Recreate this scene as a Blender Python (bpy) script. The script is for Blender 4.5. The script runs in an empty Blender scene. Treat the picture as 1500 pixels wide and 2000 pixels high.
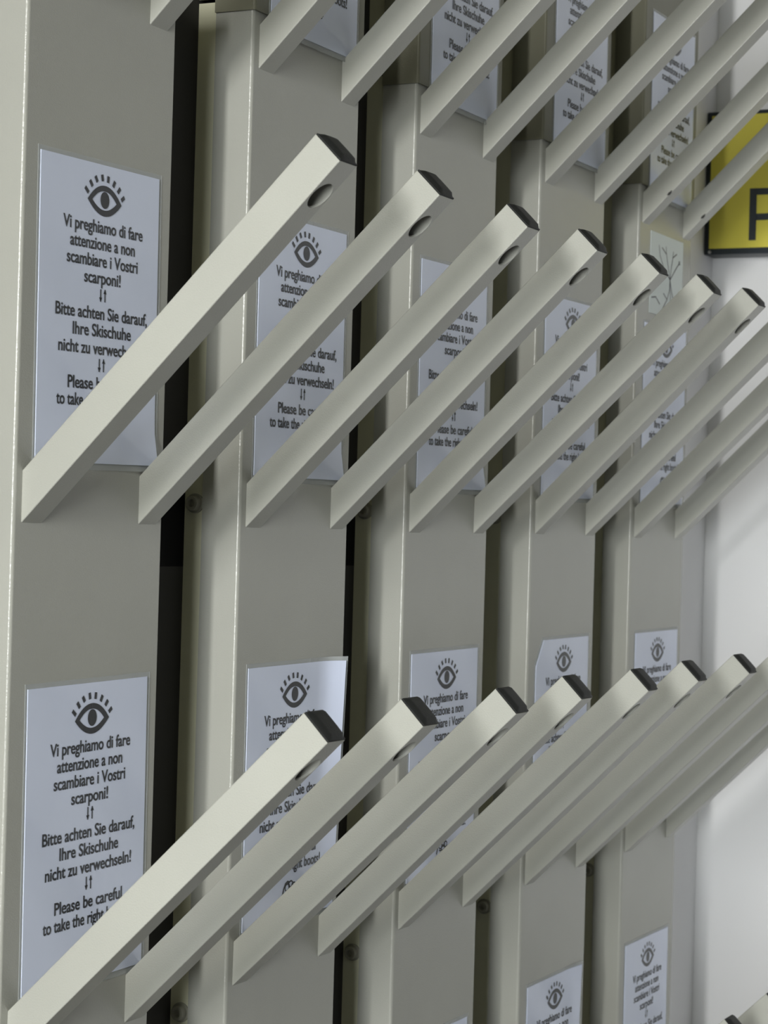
import bpy, bmesh, math
from mathutils import Matrix, Vector

SC = bpy.context.scene
COL = SC.collection
P = 0.296                    # column pitch of the rack in metres; rack measurements below are in pitches
Z0 = 1.25                    # height of the middle peg row above the floor

# ------------------------------------------------------------------ camera
cd = bpy.data.cameras.new('camera')
cam = bpy.data.objects.new('camera', cd)
COL.objects.link(cam)
SC.camera = cam
cd.sensor_fit = 'HORIZONTAL'
cd.sensor_width = 36.0
cd.lens = 4406.95 * 36.0 / 1500.0
cd.clip_start = 0.02
right = Vector((0.43585931, -0.89957933, 0.02799455))
down = Vector((0.01887415, -0.02196175, -0.99958064))
fwd = Vector((0.89981688, 0.4362049, 0.00740656))
m3 = Matrix((right, -down, -fwd)).transposed()
mw = m3.to_4x4()
mw.translation = Vector((-4.1121 * P, -2.8774 * P, Z0 + 0.0054 * P))
cam.matrix_world = mw
cd.dof.use_dof = True
cd.dof.focus_distance = 1.66
cd.dof.aperture_fstop = 30.0

# ------------------------------------------------------------------ world, light, exposure
WORLD_COL = (0.93, 0.97, 1.0)
WORLD_STR = 0.13
WIN_POWER = 114.0
FILL_POWER = 6.3
w = bpy.data.worlds.new('room_daylight')
SC.world = w
w.use_nodes = True
bg = w.node_tree.nodes['Background']
bg.inputs[0].default_value = (*WORLD_COL, 1)
bg.inputs[1].default_value = WORLD_STR
SC.view_settings.view_transform = 'Standard'
SC.view_settings.look = 'None'
SC.view_settings.exposure = 0.0
SC.view_settings.gamma = 1.0
SC.view_settings.use_curve_mapping = False

XL = -13.0 * P               # left wall
XW = 5.5 * P                 # end wall
YB = 0.20 * P                # back wall
YF = -10.0 * P
CEIL = 2.75
WY, WZ = -2.62 * P, Z0 + 2.50 * P      # centre of the high window in the left wall
WW, WH = 0.55 * P, 3.0 * P
ld = bpy.data.lights.new('window_daylight', 'AREA')
ld.shape = 'RECTANGLE'
ld.size = WH
ld.size_y = WW
ld.energy = WIN_POWER
ld.color = (1.0, 1.0, 0.97)
lo = bpy.data.objects.new('window_daylight', ld)
COL.objects.link(lo)
lo.location = (XL + 0.01, WY, WZ)
lo.rotation_euler = (0, -math.pi / 2, 0)
# added fill lamp with a made-up opening, wide and dim, to soften contrast
W2Y, W2Z = -3.88 * P, Z0 - 0.2 * P
W2W, W2H = 1.75 * P, 3.6 * P
ld2 = bpy.data.lights.new('added_fill_light', 'AREA')
ld2.shape = 'RECTANGLE'
ld2.size = W2H
ld2.size_y = W2W
ld2.energy = FILL_POWER
ld2.color = (0.97, 1.0, 0.99)
lo2 = bpy.data.objects.new('added_fill_light', ld2)
COL.objects.link(lo2)
ld2.spread = math.radians(44)          # narrow spread, tilted down so the rack top stays darker
lo2.location = (XL + 0.08, W2Y, W2Z)
lo2.rotation_euler = (0, -math.pi / 2 - math.radians(-4.0), math.radians(12.5))


# ------------------------------------------------------------------ materials
def mat(name, col, rough=0.5, spec=0.5, metal=0.0, bump=0.0, bscale=900.0, var=0.0, vscale=6.0, coat=0.0, alpha=1.0):
    m = bpy.data.materials.new(name)
    m.use_nodes = True
    nt = m.node_tree
    b = nt.nodes['Principled BSDF']
    b.inputs['Base Color'].default_value = (*col, 1)
    b.inputs['Roughness'].default_value = rough
    b.inputs['Specular IOR Level'].default_value = spec
    b.inputs['Metallic'].default_value = metal
    b.inputs['Coat Weight'].default_value = coat
    b.inputs['Coat Roughness'].default_value = 0.12
    b.inputs['Alpha'].default_value = alpha
    tc = nt.nodes.new('ShaderNodeTexCoord')
    if var > 0:
        n = nt.nodes.new('ShaderNodeTexNoise')
        n.inputs['Scale'].default_value = vscale
        n.inputs['Detail'].default_value = 4
        nt.links.new(tc.outputs['Object'], n.inputs['Vector'])
        r = nt.nodes.new('ShaderNodeValToRGB')
        r.color_ramp.elements[0].position = 0.3
        r.color_ramp.elements[1].position = 0.7
        r.color_ramp.elements[0].color = (*[c * (1 - var) for c in col], 1)
        r.color_ramp.elements[1].color = (*[min(1, c * (1 + var)) for c in col], 1)
        nt.links.new(n.outputs['Fac'], r.inputs['Fac'])
        nt.links.new(r.outputs['Color'], b.inputs['Base Color'])
    if bump > 0:
        n2 = nt.nodes.new('ShaderNodeTexNoise')
        n2.inputs['Scale'].default_value = bscale
        n2.inputs['Detail'].default_value = 2
        nt.links.new(tc.outputs['Object'], n2.inputs['Vector'])
        bp = nt.nodes.new('ShaderNodeBump')
        bp.inputs['Strength'].default_value = bump
        bp.inputs['Distance'].default_value = 0.0006
        nt.links.new(n2.outputs['Fac'], bp.inputs['Height'])
        nt.links.new(bp.outputs['Normal'], b.inputs['Normal'])
    return m


M_PAINT = mat('beige_powder_coat', (0.375, 0.377, 0.343), 0.24, 0.5, bump=0.30, bscale=900, var=0.03, vscale=9)
M_PEG = mat('beige_peg_paint', (0.40, 0.402, 0.365), 0.30, 0.5, bump=0.35, bscale=900, var=0.03, vscale=14)
M_UPPER = mat('beige_coat_shaded', (0.18, 0.178, 0.13), 0.4, 0.4, bump=0.35, bscale=1100, var=0.03, vscale=9)  # same beige, darkened to olive to paint in the shade on the upper modules
M_RAIL = mat('rail_coat', (0.56, 0.555, 0.42), 0.4, 0.4, bump=0.3, bscale=1100)
M_CAP = mat('black_plastic', (0.016, 0.017, 0.017), 0.55, 0.22, bump=0.3, bscale=700)
M_BOLT = mat('painted_bolt', (0.27, 0.265, 0.22), 0.4, 0.5)
M_BOARD = mat('gap_shade_and_chip', (0.045, 0.044, 0.042), 0.8, 0.2)  # board painted dark for the shaded gaps; also colours the paint chips
M_BOARD2 = mat('deep_shade_black', (0.004, 0.004, 0.005), 0.8, 0.2)  # black stands in for the deepest shade in the gaps
M_PAPER = mat('bluish_white_paper', (0.68, 0.74, 0.92), 0.5, 0.4, bump=0.10, bscale=25, var=0.03, vscale=12, coat=0.6)
M_LAM = mat('laminate_film', (0.62, 0.65, 0.66), 0.2, 0.5, alpha=0.38)
M_INK = mat('black_ink', (0.020, 0.022, 0.029), 0.25, 0.4)
M_INK2 = mat('grey_ink', (0.12, 0.125, 0.14), 0.45, 0.3)
M_MAP = mat('grey_white_paper', (0.66, 0.72, 0.72), 0.5, 0.4, bump=0.12, bscale=25)
M_WALL = mat('white_plaster', (0.80, 0.805, 0.825), 0.85, 0.2, bump=0.15, bscale=160, var=0.015, vscale=3)
M_CEIL = mat('cream_ceiling', (0.32, 0.31, 0.19), 0.9, 0.1)
M_FLOOR = mat('brown_floor', (0.13, 0.12, 0.11), 0.6, 0.3, var=0.15, vscale=4)
M_YEL = mat('yellow_sign_face', (0.66, 0.59, 0.08), 0.32, 0.5, var=0.05, vscale=10)
M_SIGNK = mat('black_sign_border', (0.015, 0.022, 0.03), 0.4, 0.5)
M_FRAME = mat('window_frame_white', (0.75, 0.75, 0.74), 0.5, 0.4)
M_STEEL = mat('bright_steel', (0.6, 0.6, 0.6), 0.3, 0.5, metal=1.0)
M_GLASS = mat('window_glass', (0.9, 0.95, 1.0), 0.1, 0.5, alpha=0.25)


# ------------------------------------------------------------------ helpers
def link(name, me, m, parent=None, loc=None):
    o = bpy.data.objects.new(name, me)
    COL.objects.link(o)
    if m is not None and len(me.materials) == 0:
        me.materials.append(m)
    if parent is not None:
        o.parent = parent
    if loc is not None:
        o.location = loc
    return o


def mesh_from_bm(name, bm, smooth=None):
    me = bpy.data.meshes.new(name)
    bmesh.ops.recalc_face_normals(bm, faces=bm.faces)
    bm.to_mesh(me)
    bm.free()
    if smooth is not None:
        for p in me.polygons:
            p.use_smooth = True
        me.set_sharp_from_angle(angle=math.radians(smooth))
    return me


def mesh_from(name, vs, fs):
    me = bpy.data.meshes.new(name)
    me.from_pydata([tuple(v) for v in vs], [], fs)
    me.update()
    return me


def box_bm(bm, x0, x1, y0, y1, z0, z1, bev=0.0):
    r = bmesh.ops.create_cube(bm, size=1.0)
    for v in r['verts']:
        v.co = Vector(((x0 + x1) / 2 + v.co.x * (x1 - x0), (y0 + y1) / 2 + v.co.y * (y1 - y0), (z0 + z1) / 2 + v.co.z * (z1 - z0)))
    if bev > 0:
        es = list({e for v in r['verts'] for e in v.link_edges})
        bmesh.ops.bevel(bm, geom=es, offset=bev, segments=2, affect='EDGES', profile=0.5)


def box(name, m, x0, x1, y0, y1, z0, z1, bev=0.0, parent=None):
    bm = bmesh.new()
    box_bm(bm, x0, x1, y0, y1, z0, z1, bev)
    return link(name, mesh_from_bm(name, bm, 40 if bev else None), m, parent)


def thing(name, label, cat, loc, group=None):
    o = bpy.data.objects.new(name, None)
    o.empty_display_size = 0.05
    COL.objects.link(o)
    o.location = loc
    tag(o, label, cat, group)
    return o


def tag(o, label, cat, group=None):
    o['label'] = label
    o['category'] = cat
    if group:
        o['group'] = group
    return o


def structure(o):
    o['kind'] = 'structure'
    return o


def ribbon(vs, fs, pts, wd, y):
    """flat stroke of width wd along pts (x, z) lying at depth y"""
    n = len(pts)
    b0 = len(vs)
    for i, (x, z) in enumerate(pts):
        a = pts[max(i - 1, 0)]
        b = pts[min(i + 1, n - 1)]
        dx, dz = b[0] - a[0], b[1] - a[1]
        l = math.hypot(dx, dz) or 1
        nx, nz = -dz / l * wd / 2, dx / l * wd / 2
        vs.append((x + nx, y, z + nz))
        vs.append((x - nx, y, z - nz))
    for i in range(n - 1):
        fs.append((b0 + 2 * i, b0 + 2 * i + 1, b0 + 2 * i + 3, b0 + 2 * i + 2))


# ------------------------------------------------------------------ the room
structure(box('wall_back', M_WALL, XL - 0.1, XW + 0.1, YB, YB + 0.1, 0, CEIL))
structure(box('wall_right', M_WALL, XW, XW + 0.1, YF, YB, 0, CEIL))
bm = bmesh.new()
A0, A1, B0, B1 = W2Y - W2W / 2, W2Y + W2W / 2, WY - WW / 2, WY + WW / 2
for a in ((YF, A0, 0, CEIL), (A1, B0, 0, CEIL), (B1, YB, 0, CEIL), (A0, A1, 0, W2Z - W2H / 2), (A0, A1, W2Z + W2H / 2, CEIL),
          (B0, B1, 0, WZ - WH / 2), (B0, B1, WZ + WH / 2, CEIL)):
    box_bm(bm, XL - 0.1, XL, *a)
structure(link('wall_left', mesh_from_bm('wall_left', bm), M_WALL))
structure(box('floor', M_FLOOR, XL - 0.1, XW + 0.1, YF, YB + 0.1, -0.1, 0))
structure(box('ceiling', M_CEIL, XL - 0.1, XW + 0.1, YF, YB + 0.1, CEIL, CEIL + 0.1))
fw = 0.02
for nm, y, z, ww, hh in (('window_1', WY, WZ, WW, WH), ('added_fill_opening', W2Y, W2Z, W2W, W2H)):  # the second opening is made up to hold the fill lamp
    bm = bmesh.new()
    box_bm(bm, XL - 0.07, XL - 0.03, y - ww / 2, y - ww / 2 + fw, z - hh / 2, z + hh / 2)
    box_bm(bm, XL - 0.07, XL - 0.03, y + ww / 2 - fw, y + ww / 2, z - hh / 2, z + hh / 2)
    box_bm(bm, XL - 0.07, XL - 0.03, y - ww / 2 + fw, y + ww / 2 - fw, z - hh / 2, z - hh / 2 + fw)
    box_bm(bm, XL - 0.07, XL - 0.03, y - ww / 2 + fw, y + ww / 2 - fw, z + hh / 2 - fw, z + hh / 2)
    win = structure(link(nm, mesh_from_bm(nm, bm), M_FRAME))
    box('window_pane', M_GLASS, XL - 0.055, XL - 0.048, y - ww / 2 + fw, y + ww / 2 - fw, z - hh / 2 + fw, z + hh / 2 - fw, parent=win)

# ------------------------------------------------------------------ backing behind the columns, painted dark to keep the gaps in shade
bk = thing('backing_board', 'charcoal backing board behind the columns, painted dark for the shade in the gaps', 'board', (0, 0.17 * P, 0.2))
for nm, mm, za, zb in (('lower_sheet', M_BOARD, 0.0, Z0 - 0.108 * P - 0.2), ('shade_band', M_BOARD2, Z0 - 0.108 * P - 0.2, Z0 + 0.12 * P - 0.2),
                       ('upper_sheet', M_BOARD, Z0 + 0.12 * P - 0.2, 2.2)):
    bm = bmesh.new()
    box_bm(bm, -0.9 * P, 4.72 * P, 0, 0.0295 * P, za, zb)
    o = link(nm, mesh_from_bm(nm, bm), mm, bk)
    if nm == 'shade_band':
        o['label'] = 'band across the board, painted black for the deepest shade'


# ------------------------------------------------------------------ rack meshes
def profile(x0, x1, y_front, y_back, r, t):
    """open U section (plan view): rounded front corners, sheet of thickness t"""
    def loop(off, rr):
        pts = [(x0 + off, y_back)]
        for k in range(15):
            a = math.pi + k / 14 * math.pi / 2
            pts.append((x0 + off + rr + rr * math.cos(a), y_front + off + rr + rr * math.sin(a)))
        for k in range(15):
            a = 1.5 * math.pi + k / 14 * math.pi / 2
            pts.append((x1 - off - rr + rr * math.cos(a), y_front + off + rr + rr * math.sin(a)))
        pts.append((x1 - off, y_back))
        return pts
    return loop(0, r) + loop(t, max(r - t, 0.0015))[::-1]


def extrude_profile(name, pts, z0, z1):
    bm = bmesh.new()
    n = len(pts)
    lo_ = [bm.verts.new((x * P, y * P, z0)) for x, y in pts]
    hi_ = [bm.verts.new((x * P, y * P, z1)) for x, y in pts]
    for i in range(n):
        j = (i + 1) % n
        bm.faces.new((lo_[i], lo_[j], hi_[j], hi_[i]))
    h = n // 2
    for i in range(h - 1):
        j, k, l = i + 1, n - 2 - i, n - 1 - i
        bm.faces.new((lo_[i], lo_[l], lo_[k], lo_[j]))
        bm.faces.new((hi_[i], hi_[j], hi_[k], hi_[l]))
    return mesh_from_bm(name, bm, None)


XA, XB = -0.030, 0.590        # column sides relative to its left peg
CZ0 = 0.22                    # bottom of the columns
SEAM = 1.338                  # seam to the upper module
ZT = 2.42                     # top of the upper module (metres)
body_me = extrude_profile('front_panel', profile(XA, XB, 0.0, 0.113, 0.009, 0.006), CZ0 - Z0, (SEAM + 0.03) * P)
rail_me = extrude_profile('rear_rail', profile(XA + 0.008, XB - 0.008, 0.10, 0.17, 0.004, 0.008), CZ0 - Z0, (SEAM + 0.03) * P)
up_me = extrude_profile('upper_panel', profile(XA - 0.007, XB + 0.007, -0.007, 0.113, 0.007, 0.006), 0, ZT - Z0 - SEAM * P)
up_rail_me = extrude_profile('upper_rear_rail', profile(XA + 0.008, XB - 0.008, 0.105, 0.17, 0.004, 0.008), 0.04 * P, ZT - Z0 - SEAM * P)
bm = bmesh.new()
box_bm(bm, (XA - 0.007) * P, (XB + 0.007) * P, -0.007 * P, 0.17 * P, ZT - Z0 - SEAM * P, ZT - Z0 - SEAM * P + 0.003, 0.001)
lid_me = mesh_from_bm('top_plate', bm, 40)
bm = bmesh.new()
box_bm(bm, XA * P, XB * P, 0.0, 0.17 * P, CZ0 - Z0 - 0.003, CZ0 - Z0, 0.001)
foot_me = mesh_from_bm('bottom_plate', bm, 40)

# peg: a square tube rising 44.6 degrees out of the front panel, with a round drain hole near the tip
PHI, LEN, HT, WT = 0.7785, 1.0767, 0.0825, 0.0795
s_, c_ = math.sin(PHI), math.cos(PHI)
ax_d = Vector((0, -c_, s_))
ax_n = Vector((0, s_, c_))


def peg_box(bm, inset, root_y, len_extra, bev):
    # root face lies in the plane y = root_y
    vs = []
    for x in (inset, WT - inset):
        for nn in (inset, HT - inset):
            base = ax_n * nn
            t0 = (base.y - root_y) / c_
            vs.append(Vector((x, 0, 0)) + base + ax_d * t0)
            vs.append(Vector((x, 0, 0)) + base + ax_d * (LEN + len_extra))
    bv = [bm.verts.new(v * P) for v in vs]
    f = [(0, 1, 3, 2), (4, 6, 7, 5), (0, 4, 5, 1), (2, 3, 7, 6), (0, 2, 6, 4), (1, 5, 7, 3)]
    for q in f:
        bm.faces.new([bv[i] for i in q])
    bmesh.ops.recalc_face_normals(bm, faces=bm.faces)
    if bev > 0:
        pairs = ((0, 1), (2, 3), (4, 5), (6, 7))
        es = [e for e in bm.edges if any({e.verts[0], e.verts[1]} == {bv[a], bv[b]} for a, b in pairs)]
        bmesh.ops.bevel(bm, geom=es, offset=bev * P, segments=3, affect='EDGES', profile=0.5)


def temp_obj(bm):
    me = mesh_from_bm('tmp', bm)
    o = bpy.data.objects.new('tmp', me)
    COL.objects.link(o)
    return o


bm = bmesh.new(); peg_box(bm, 0.0, 0.0, 0.0, 0.0028); t_out = temp_obj(bm)
bm = bmesh.new(); peg_box(bm, 0.0055, -0.03, 0.05, 0.0); t_in = temp_obj(bm)
bm = bmesh.new()
hc = ax_d * (LEN - 0.090) + Vector((WT * 0.5, 0, 0))
rot = Matrix((Vector((1, 0, 0)), ax_d, ax_n)).transposed()
r = bmesh.ops.create_cone(bm, segments=40, radius1=0.0335 * P, radius2=0.0335 * P, depth=0.06 * P, cap_ends=True)
for v in r['verts']:
    v.co = rot @ v.co + hc * P
t_cyl = temp_obj(bm)
for cut in (t_in, t_cyl):
    md = t_out.modifiers.new('b', 'BOOLEAN')
    md.operation = 'DIFFERENCE'
    md.solver = 'EXACT'
    md.object = cut
dg = bpy.context.evaluated_depsgraph_get()
peg_me = bpy.data.meshes.new_from_object(t_out.evaluated_get(dg))
peg_me.name = 'peg'
for o in (t_out, t_in, t_cyl):
    bpy.data.objects.remove(o)
for p in peg_me.polygons:
    p.use_smooth = True
peg_me.set_sharp_from_angle(angle=math.radians(11))
peg_me.materials.clear()
peg_me.materials.append(M_PEG)

# end cap: a slightly pillowed plastic plug
bm = bmesh.new()
N = 8
TH = 0.011
grid = {}
for i in range(N + 1):
    for j in range(N + 1):
        u, v = i / N, j / N
        e = min(u, 1 - u, v, 1 - v) * 2
        hgt = TH - 0.007 * (1 - min(1, e / 0.22)) ** 2 + 0.002 * (1 - (2 * u - 1) ** 2) * (1 - (2 * v - 1) ** 2)
        uu = 0.0015 + u * (WT - 0.003)
        vv = 0.0015 + v * (HT - 0.003)
        co = Vector((uu, 0, 0)) + ax_n * vv + ax_d * (LEN + hgt)
        grid[i, j] = bm.verts.new(co * P)
for i in range(N):
    for j in range(N):
        bm.faces.new((grid[i, j], grid[i + 1, j], grid[i + 1, j + 1], grid[i, j + 1]))
rim = [grid[i, 0] for i in range(N)] + [grid[N, j] for j in range(N)] + [grid[N - i, N] for i in range(N)] + [grid[0, N - j] for j in range(N)]
low = [bm.verts.new(v.co - ax_d * ((v.co.dot(ax_d)) - LEN * P)) for v in rim]
ins = []
for v in low:
    x = min(max(v.co.x, 0.0065 * P), (WT - 0.0065) * P)
    nn = min(max(v.co.dot(ax_n), 0.0065 * P), (HT - 0.0065) * P)
    ins.append(bm.verts.new(Vector((x, 0, 0)) + ax_n * nn + ax_d * (LEN - 0.03) * P))
K = len(rim)
for i in range(K):
    j = (i + 1) % K
    bm.faces.new((rim[i], rim[j], low[j], low[i]))
    bm.faces.new((low[i], low[j], ins[j], ins[i]))
cap_me = mesh_from_bm('end_cap', bm, 50)
cap_me.materials.append(M_CAP)

# socket head bolt, axis along -x
bm = bmesh.new()


def ring(rad, x, seg=24):
    return [bm.verts.new((x * P, rad * P * math.cos(2 * math.pi * k / seg), rad * P * math.sin(2 * math.pi * k / seg))) for k in range(seg)]


prev = None
for rad, x in ((0.026, 0.0), (0.026, -0.004), (0.0195, -0.004), (0.0195, -0.020), (0.0175, -0.023), (0.0105, -0.023), (0.0095, -0.010)):
    rg = ring(rad, x)
    if prev:
        for k in range(24):
            bm.faces.new((prev[k], prev[(k + 1) % 24], rg[(k + 1) % 24], rg[k]))
    prev = rg
bm.faces.new(prev)
bolt_me = mesh_from_bm('bolt', bm, 35)
bolt_me.materials.append(M_BOLT)

bm = bmesh.new()
bmesh.ops.create_icosphere(bm, subdivisions=2, radius=1.0)
for v in bm.verts:
    k = 1 + 0.25 * math.sin(7 * v.co.y + 3 * v.co.z)
    q = Vector((v.co.x * 0.0016, 0, 0)) + ax_d * (v.co.y * 0.012 * k) + ax_n * (v.co.z * 0.005 * k + 0.0025)
    v.co = q * P
chip_me = mesh_from_bm('paint_chip', bm, 60)
chip_me.materials.append(M_BOARD)

# small fixing differences of single pegs: root shift x, z, then yaw and pitch
ADJ = {(1, 2): (-.0096, -.0013, 0, 0), (1, 3): (.0031, -.0017, 0, 0), (1, 4): (-.0016, -.0018, 0, 0), (1, 5): (-.0012, -.0029, 0, 0),
       (1, 6): (-.006, 0, 0, 0), (1, 7): (.0055, .0033, 0, 0), (1, 8): (.0038, .0043, 0, 0), (1, 9): (.0019, .0007, 0, 0), (1, 10): (.0051, .0013, 0, 0),
       (2, 1): (-.0008, -.0034, -.0055, -.0046), (2, 2): (.0017, -.0004, .0057, -.0018), (2, 3): (.0022, -.0016, .0003, .0005),
       (2, 4): (.0037, .0005, .0081, .0006), (2, 5): (-.0008, -.0042, .0029, -.0033), (2, 6): (.0019, -.0017, .0053, .0072),
       (2, 7): (.0018, .0014, -.0013, -.0092), (2, 8): (.0035, .0007, 0, 0), (2, 9): (.0016, -.003, 0, 0), (2, 10): (.004, -.0041, 0, 0),
       (3, 1): (.002, .0008, .0009, .0033), (3, 2): (.0035, .0012, -.0131, .0011), (3, 3): (.0004, .0009, .006, .0065),
       (3, 4): (.0014, .0002, -.0041, -.0057), (3, 5): (-.0013, -.0024, .0061, -.0018), (3, 6): (-.0037, -.0004, -.0081, -.0052),
       (3, 7): (-.003, .0013, -.0033, -.0027), (3, 8): (-.0027, .0006, 0, 0), (3, 9): (-.0038, -.0039, 0, 0), (3, 10): (-.0033, -.0031, 0, 0)}
DPAIR = 0.4785
ROWZ = {1: 1.1941, 2: 0.0, 3: -1.1911, 4: -2.372}

COL_LABEL = ['leftmost beige steel boot rack column, cut by the left picture edge',
             'second beige steel boot rack column from the left, its lower notice curling at the right edge',
             'middle beige steel boot rack column, third from the left',
             'fourth boot rack column from the left, its lower notice has a clipped corner',
             'farthest beige boot rack column, beside the white end wall and the yellow sign']
UP_LABEL = [None,
            'upper rack module on the second column from the left, cut by the top edge',
            'upper rack module on the middle column, joined by a seam above the upper pegs',
            'upper rack module on the fourth column from the left, seam above its upper pegs',
            'upper rack module on the farthest column, left of the yellow sign']

for ci in range(5):
    root = thing('boot_rack_column', COL_LABEL[ci], 'boot rack column', (ci * P, 0, Z0), 'boot rack columns along the wall')
    link('front_panel', body_me, M_PAINT, root)
    link('rear_rail', rail_me, M_RAIL, root)
    link('bottom_plate', foot_me, M_PAINT, root)
    for zb in (0.058, -1.270, -2.6):
        link('bolt', bolt_me, None, root, ((XA + 0.008) * P, 0.138 * P, zb * P))
    for row in (1, 2, 3, 4):
        for q in (0, 1):
            k = ci * 2 + q + 1
            dx, dz, yaw, pit = ADJ.get((row, k), (0, 0, 0, 0))
            pg = link('peg', peg_me, M_PEG, root, ((q * DPAIR + dx) * P, 0, (ROWZ[row] + dz) * P))
            pg.rotation_euler = (pit, 0, yaw)
            cp = link('end_cap', cap_me, M_CAP, pg)
            cp['label'] = 'black plastic end cap'
            if (row, k) in ((1, 9), (1, 10)):
                ch = link('paint_chip', chip_me, None, pg, ax_d * ((0.150 if k == 9 else 0.118) * P))
                ch['label'] = 'dark chip in the paint'
    if ci > 0:
        up = thing('boot_rack_upper_module', UP_LABEL[ci], 'boot rack column', (ci * P, 0, Z0 + SEAM * P), 'upper rack modules')
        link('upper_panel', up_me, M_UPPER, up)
        link('upper_rear_rail', up_rail_me, M_RAIL, up)
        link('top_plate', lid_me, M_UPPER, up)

# ------------------------------------------------------------------ printed notice (drawn once, copied)
LINES = [('Vi preghiamo di fare', .090, .424, -.158), ('attenzione a non', .119, .391, -.197), ('scambiare i Vostri', .107, .405, -.236),
         ('scarponi!', .179, .332, -.275), ('Bitte achten Sie darauf,', .066, .451, -.357), ('Ihre Skischuhe', .136, .381, -.397),
         ('nicht zu verwechseln!', .080, .439, -.438), ('Please be careful', .120, .402, -.519), ('to take the right boots!', .076, .430, -.558)]


def text_polys(txt, x0, x1, z, cap_h, bold):
    cu = bpy.data.curves.new('t', 'FONT')
    cu.body = txt
    cu.size = 1.0
    cu.offset = bold
    cu.fill_mode = 'FRONT'
    cu.resolution_u = 4
    to = bpy.data.objects.new('t', cu)
    COL.objects.link(to)
    dg_ = bpy.context.evaluated_depsgraph_get()
    me = bpy.data.meshes.new_from_object(to.evaluated_get(dg_))
    vs = [v.co.copy() for v in me.vertices]
    fs = [tuple(p.vertices) for p in me.polygons]
    bpy.data.objects.remove(to)
    bpy.data.meshes.remove(me)
    bpy.data.curves.remove(cu)
    xa = min(v.x for v in vs)
    xb = max(v.x for v in vs)
    sx = (x1 - x0) / (xb - xa)
    sz = cap_h / 0.729
    return [((x0 + (v.x - xa) * sx), 0.0, z + v.y * sz) for v in vs], fs


tv, tf = [], []
for txt, xa, xb, z in LINES:
    v, f = text_polys(txt, xa, xb, z, 0.0295, 0.017)
    o = len(tv)
    tv += v
    tf += [tuple(i + o for i in q) for q in f]
for za, zb in ((-.287, -.316), (-.448, -.478)):         # pair of arrows, down and up
    for x, sgn in ((.2485, -1), (.2665, 1)):
        ribbon(tv, tf, [(x, za), (x, zb)], .0042, 0)
        tip = za if sgn > 0 else zb
        o = len(tv)
        tv += [(x, 0, tip + sgn * .001), (x - .0062, 0, tip - sgn * .010), (x + .0062, 0, tip - sgn * .010)]
        tf.append((o, o + 1, o + 2))
text_me = mesh_from('printed_text', [(x * P, y * P, z * P) for x, y, z in tv], tf)
text_me.materials.append(M_INK)

# eye with lashes
ev, ef = [], []


def eye_curve(xl, xr, zl, zt, zb, n=24):
    up_, dn_ = [], []
    xc = (xl + xr) / 2
    for i in range(n + 1):
        t = i / n * 2 - 1
        x = xc + t * (xr - xl) / 2
        k = (1 - abs(t) ** 2.1)
        up_.append((x, zl + (zt - zl) * k))
        dn_.append((x, zl + (zb - zl) * (1 - abs(t) ** 2.0)))
    return up_, dn_


uo, do = eye_curve(.187, .329, -.085, -.0475, -.1185)
ui, di = eye_curve(.206, .308, -.084, -.0605, -.1045)
for a, b in ((uo, ui), (do, di)):
    for i in range(len(a) - 1):
        o = len(ev)
        ev += [(a[i][0], 0, a[i][1]), (a[i + 1][0], 0, a[i + 1][1]), (b[i + 1][0], 0, b[i + 1][1]), (b[i][0], 0, b[i][1])]
        ef.append((o, o + 1, o + 2, o + 3))
o = len(ev)
for i in range(28):
    a = 2 * math.pi * i / 28
    ev.append((.2585 + .0185 * math.cos(a), 0, -.081 + .0195 * math.sin(a)))
ef.append(tuple(range(o, o + 28)))
for (xa, za), (xb, zb) in (((.190, -.071), (.176, -.060)), ((.206, -.055), (.195, -.042)), ((.226, -.0425), (.217, -.030)), ((.248, -.038), (.245, -.023)),
                           ((.270, -.039), (.272, -.0235)), ((.292, -.046), (.300, -.032)), ((.312, -.057), (.323, -.045)), ((.328, -.073), (.341, -.064))):
    ribbon(ev, ef, [(xa, za), (xb, zb)], .0095, 0)
eye_me = mesh_from('eye_symbol', [(x * P, y * P, z * P) for x, y, z in ev], ef)
eye_me.materials.append(M_INK)

# small scribbled emblem under the text: a slanted stem with a loopy cloud
gv, gf = [], []
ribbon(gv, gf, [(.214, -.628), (.222, -.606), (.231, -.593), (.243, -.588), (.254, -.591)], .006, 0)
for cx, cz, rx, rz in ((.243, -.604, .013, .010), (.262, -.598, .012, .010), (.279, -.603, .012, .009), (.262, -.612, .014, .008)):
    ribbon(gv, gf, [(cx + rx * math.cos(a * math.pi / 7), cz + rz * math.sin(a * math.pi / 7)) for a in range(15)], .0042, 0)
ribbon(gv, gf, [(.232, -.618), (.256, -.621), (.284, -.615)], .004, 0)
logo_me = mesh_from('emblem', [(x * P, y * P, z * P) for x, y, z in gv], gf)
logo_me.materials.append(M_INK)


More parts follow.
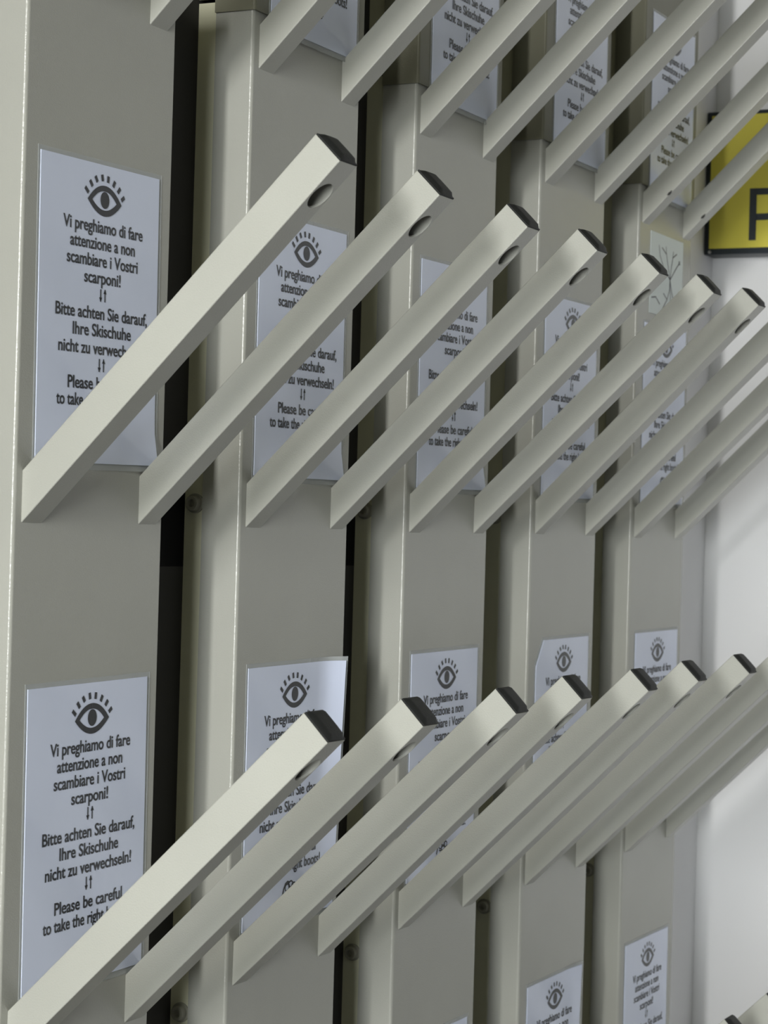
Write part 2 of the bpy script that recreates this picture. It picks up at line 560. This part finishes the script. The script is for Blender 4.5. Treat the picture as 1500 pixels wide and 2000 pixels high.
def sheet_mesh(name, w_, h_, th, dfun, cut=None, nx=14, nz=18):
    """thin bent sheet, top left corner at the origin, hanging down; dfun(u, v) = lift off the panel"""
    bm_ = bmesh.new()
    fr, bk_ = {}, {}
    for i in range(nx + 1):
        for j in range(nz + 1):
            u, v = i / nx, j / nz
            x, z = u * w_, -v * h_
            if cut:
                x, z = cut(x, z)
            d = dfun(u, v)
            fr[i, j] = bm_.verts.new((x * P, -(d + th) * P, z * P))
            bk_[i, j] = bm_.verts.new((x * P, -d * P, z * P))
    for i in range(nx):
        for j in range(nz):
            bm_.faces.new((fr[i, j], fr[i, j + 1], fr[i + 1, j + 1], fr[i + 1, j]))
            bm_.faces.new((bk_[i, j], bk_[i + 1, j], bk_[i + 1, j + 1], bk_[i, j + 1]))
    for i in range(nx):
        bm_.faces.new((fr[i, 0], fr[i + 1, 0], bk_[i + 1, 0], bk_[i, 0]))
        bm_.faces.new((fr[i, nz], bk_[i, nz], bk_[i + 1, nz], fr[i + 1, nz]))
    for j in range(nz):
        bm_.faces.new((fr[0, j], bk_[0, j], bk_[0, j + 1], fr[0, j + 1]))
        bm_.faces.new((fr[nx, j], fr[nx, j + 1], bk_[nx, j + 1], bk_[nx, j]))
    return mesh_from_bm(name, bm_, 40)


PW, PH = 0.497, 0.690
flat = lambda u, v: 0.0
curl = lambda u, v: 0.034 * max(0.0, (u - 0.86) / 0.14) ** 1.6 * (1 - 0.75 * v) if u > 0.86 else 0.0
corner = lambda u, v: 0.009 * max(0.0, (u - 0.78) / 0.22 - v * 2.2) if u > 0.78 else 0.0
dogear = lambda u, v: 0.012 * max(0.0, (u - 0.75) / 0.25 + (v - 0.88) / 0.12 - 1.0)


def clip_corner(x, z):
    if x / 0.066 + (-z) / 0.088 < 1.0:
        t = x / 0.066 + (-z) / 0.088
        if t < 1e-6:
            return 0.033, -0.044
        return x / t, z / t
    return x, z


SHEETS = {}
for key, fun, cut in (('flat', flat, None), ('curl', curl, None), ('corner', corner, None), ('dogear', dogear, None), ('clip', flat, clip_corner)):
    SHEETS[key] = (sheet_mesh('paper_sheet', PW, PH, 0.0016, fun, cut), sheet_mesh('laminate_film', PW + 0.022, PH + 0.026, 0.0012, fun, cut))


def notice(ci, x, z, rotz, key, label, ink=M_INK, y=0.0, group='laminated eye notices on the columns'):
    t = thing('laminated_notice', label, 'notice', ((ci + x) * P, y * P - 0.0002, Z0 + z * P), group)
    t.rotation_euler = (0, -rotz, 0)
    pm, lm = SHEETS[key]
    f = link('laminate_film', lm, M_LAM, t, (-0.008 * P, 0, 0.011 * P))
    s = link('paper_sheet', pm, M_PAPER, t, (0, -0.0014 * P, 0))
    for me, nm in ((text_me, 'printed_text'), (eye_me, 'eye_symbol'), (logo_me, 'emblem')):
        link(nm, me, ink, s, (0, -0.0026 * P, 0))
    return t


UY = -0.0072
notice(0, .029, .823, .016, 'dogear', 'eye notice on the leftmost column above the middle pegs, Italian and German text readable')
notice(0, .039, -.372, .012, 'flat', 'eye notice on the leftmost column below the middle pegs, partly behind the lowest left peg')
notice(1, .030, .825, .004, 'dogear', 'eye notice on the second column from the left, above its middle pegs')
notice(1, .034, -.369, .006, 'curl', 'eye notice with its right edge curling off the second column from the left')
notice(2, .030, .822, .010, 'dogear', 'eye notice on the middle column behind the middle pegs, its eye hidden by a peg')
notice(2, .036, -.370, .006, 'flat', 'eye notice on the middle column just above the lower row of pegs')
notice(3, .037, .820, .006, 'flat', 'eye notice on the fourth column from the left, above the middle pegs')
notice(3, .036, -.362, .004, 'clip', 'eye notice with clipped top left corner on the fourth column from the left')
notice(4, .050, .822, .006, 'flat', 'eye notice on the farthest column, mostly hidden behind the middle pegs, below the line drawing')
notice(4, .042, -.366, .004, 'flat', 'eye notice on the farthest column just above the lower row of pegs')
notice(2, .032, -1.550, .006, 'flat', 'notice at the bottom picture edge on the middle column, only one corner showing')
notice(3, .040, -1.543, .004, 'corner', 'eye notice under the lower pegs of the fourth column, its top right corner lifting')
notice(4, .024, -1.553, .004, 'flat', 'eye notice under the lower pegs of the farthest column, beside the white wall')
notice(1, .040, 2.006, .004, 'flat', 'notice on the upper module of the second column, its blank foot showing', y=UY)
notice(2, .046, 2.004, .004, 'flat', 'notice on the upper module of the middle column, Please line readable beside a peg', y=UY)
notice(3, .046, 2.004, .004, 'flat', 'notice on the upper module of the fourth column, crossed by the upper pegs', y=UY)
notice(4, .042, 2.006, .004, 'flat', 'eye notice on the upper module of the farthest column, left of the yellow sign', y=UY)

# white sheet with a branching line drawing
mp = thing('drawing_sheet', 'plain pale sheet with thin branching black lines, on the farthest column below the upper pegs', 'sheet', ((4 + .098) * P, -0.0002, Z0 + 1.178 * P))
ms = link('paper_sheet', sheet_mesh('paper_sheet', .390, .315, 0.0016, flat, None, 4, 4), M_MAP, mp)
dv, df = [], []
for pl in ([(.235, -.165), (.205, -.110), (.185, -.070), (.178, -.040)], [(.235, -.165), (.245, -.120), (.262, -.075), (.268, -.050)], [(.235, -.165), (.295, -.120), (.345, -.085)],
           [(.235, -.165), (.160, -.130), (.110, -.085), (.095, -.045)], [(.235, -.165), (.232, -.205), (.205, -.245), (.150, -.290)], [(.235, -.165), (.262, -.215), (.300, -.262)],
           [(.235, -.165), (.245, -.230), (.240, -.285)], [(.185, -.070), (.130, -.050)], [(.262, -.075), (.310, -.055)], [(.160, -.130), (.090, -.130)],
           [(.335, -.080), (.355, -.092)], [(.350, -.078), (.340, -.096)], [(.020, -.255), (.070, -.248), (.120, -.272)], [(.205, -.245), (.160, -.225)]):
    ribbon(dv, df, pl, .0055, 0)
dm = mesh_from('line_drawing', [(x * P, y * P, z * P) for x, y, z in dv], df)
link('line_drawing', dm, M_INK2, ms, (0, -0.0022 * P, 0))

# ------------------------------------------------------------------ yellow sign on the end wall
SX = 5.37 * P
sg = thing('wall_sign', 'yellow sign with black border and a black letter P on the white end wall', 'sign', (SX, 0.197 * P, Z0 + 1.243 * P))
SWD, SHT = 0.80 * P, 0.625 * P
bm = bmesh.new()
box_bm(bm, 0, XW - SX - 0.0003, -SWD, 0, 0, SHT, 0.001)
sb = link('sign_box', mesh_from_bm('sign_box', bm, 40), M_SIGNK, sg)
sb['label'] = 'black border box'
bm = bmesh.new()
box_bm(bm, -0.0012, 0.0005, -SWD + .022 * P, -.022 * P, .026 * P, SHT - .018 * P)
sf = link('sign_face', mesh_from_bm('sign_face', bm), M_YEL, sg)
sf['label'] = 'yellow face'
pv, pf = [], []
# letter P as seen from the room: stem on the left, bowl on the right
ribbon(pv, pf, [(.016, 0), (.016, .226)], .032, 0)
bowl = [(.030, .211), (.080, .211)] + [(.080 + .050 * math.sin(a * math.pi / 12), .156 + .055 * math.cos(a * math.pi / 12)) for a in range(1, 12)] + [(.080, .101), (.030, .101)]
ribbon(pv, pf, bowl, .029, 0)
pm = mesh_from('letter', [(-.0018, -x * P, z * P) for x, y, z in pv], pf)
lt = link('letter', pm, M_SIGNK, sf, (0, (-0.004 - 0.197) * P, (1.300 - 1.243) * P))
lt['label'] = 'black letter P'
bm = bmesh.new()
bmesh.ops.create_uvsphere(bm, u_segments=12, v_segments=8, radius=.0022)
link('screw', mesh_from_bm('screw', bm, 60), M_STEEL, sg, (-0.0002, -.025 * P, .012 * P))
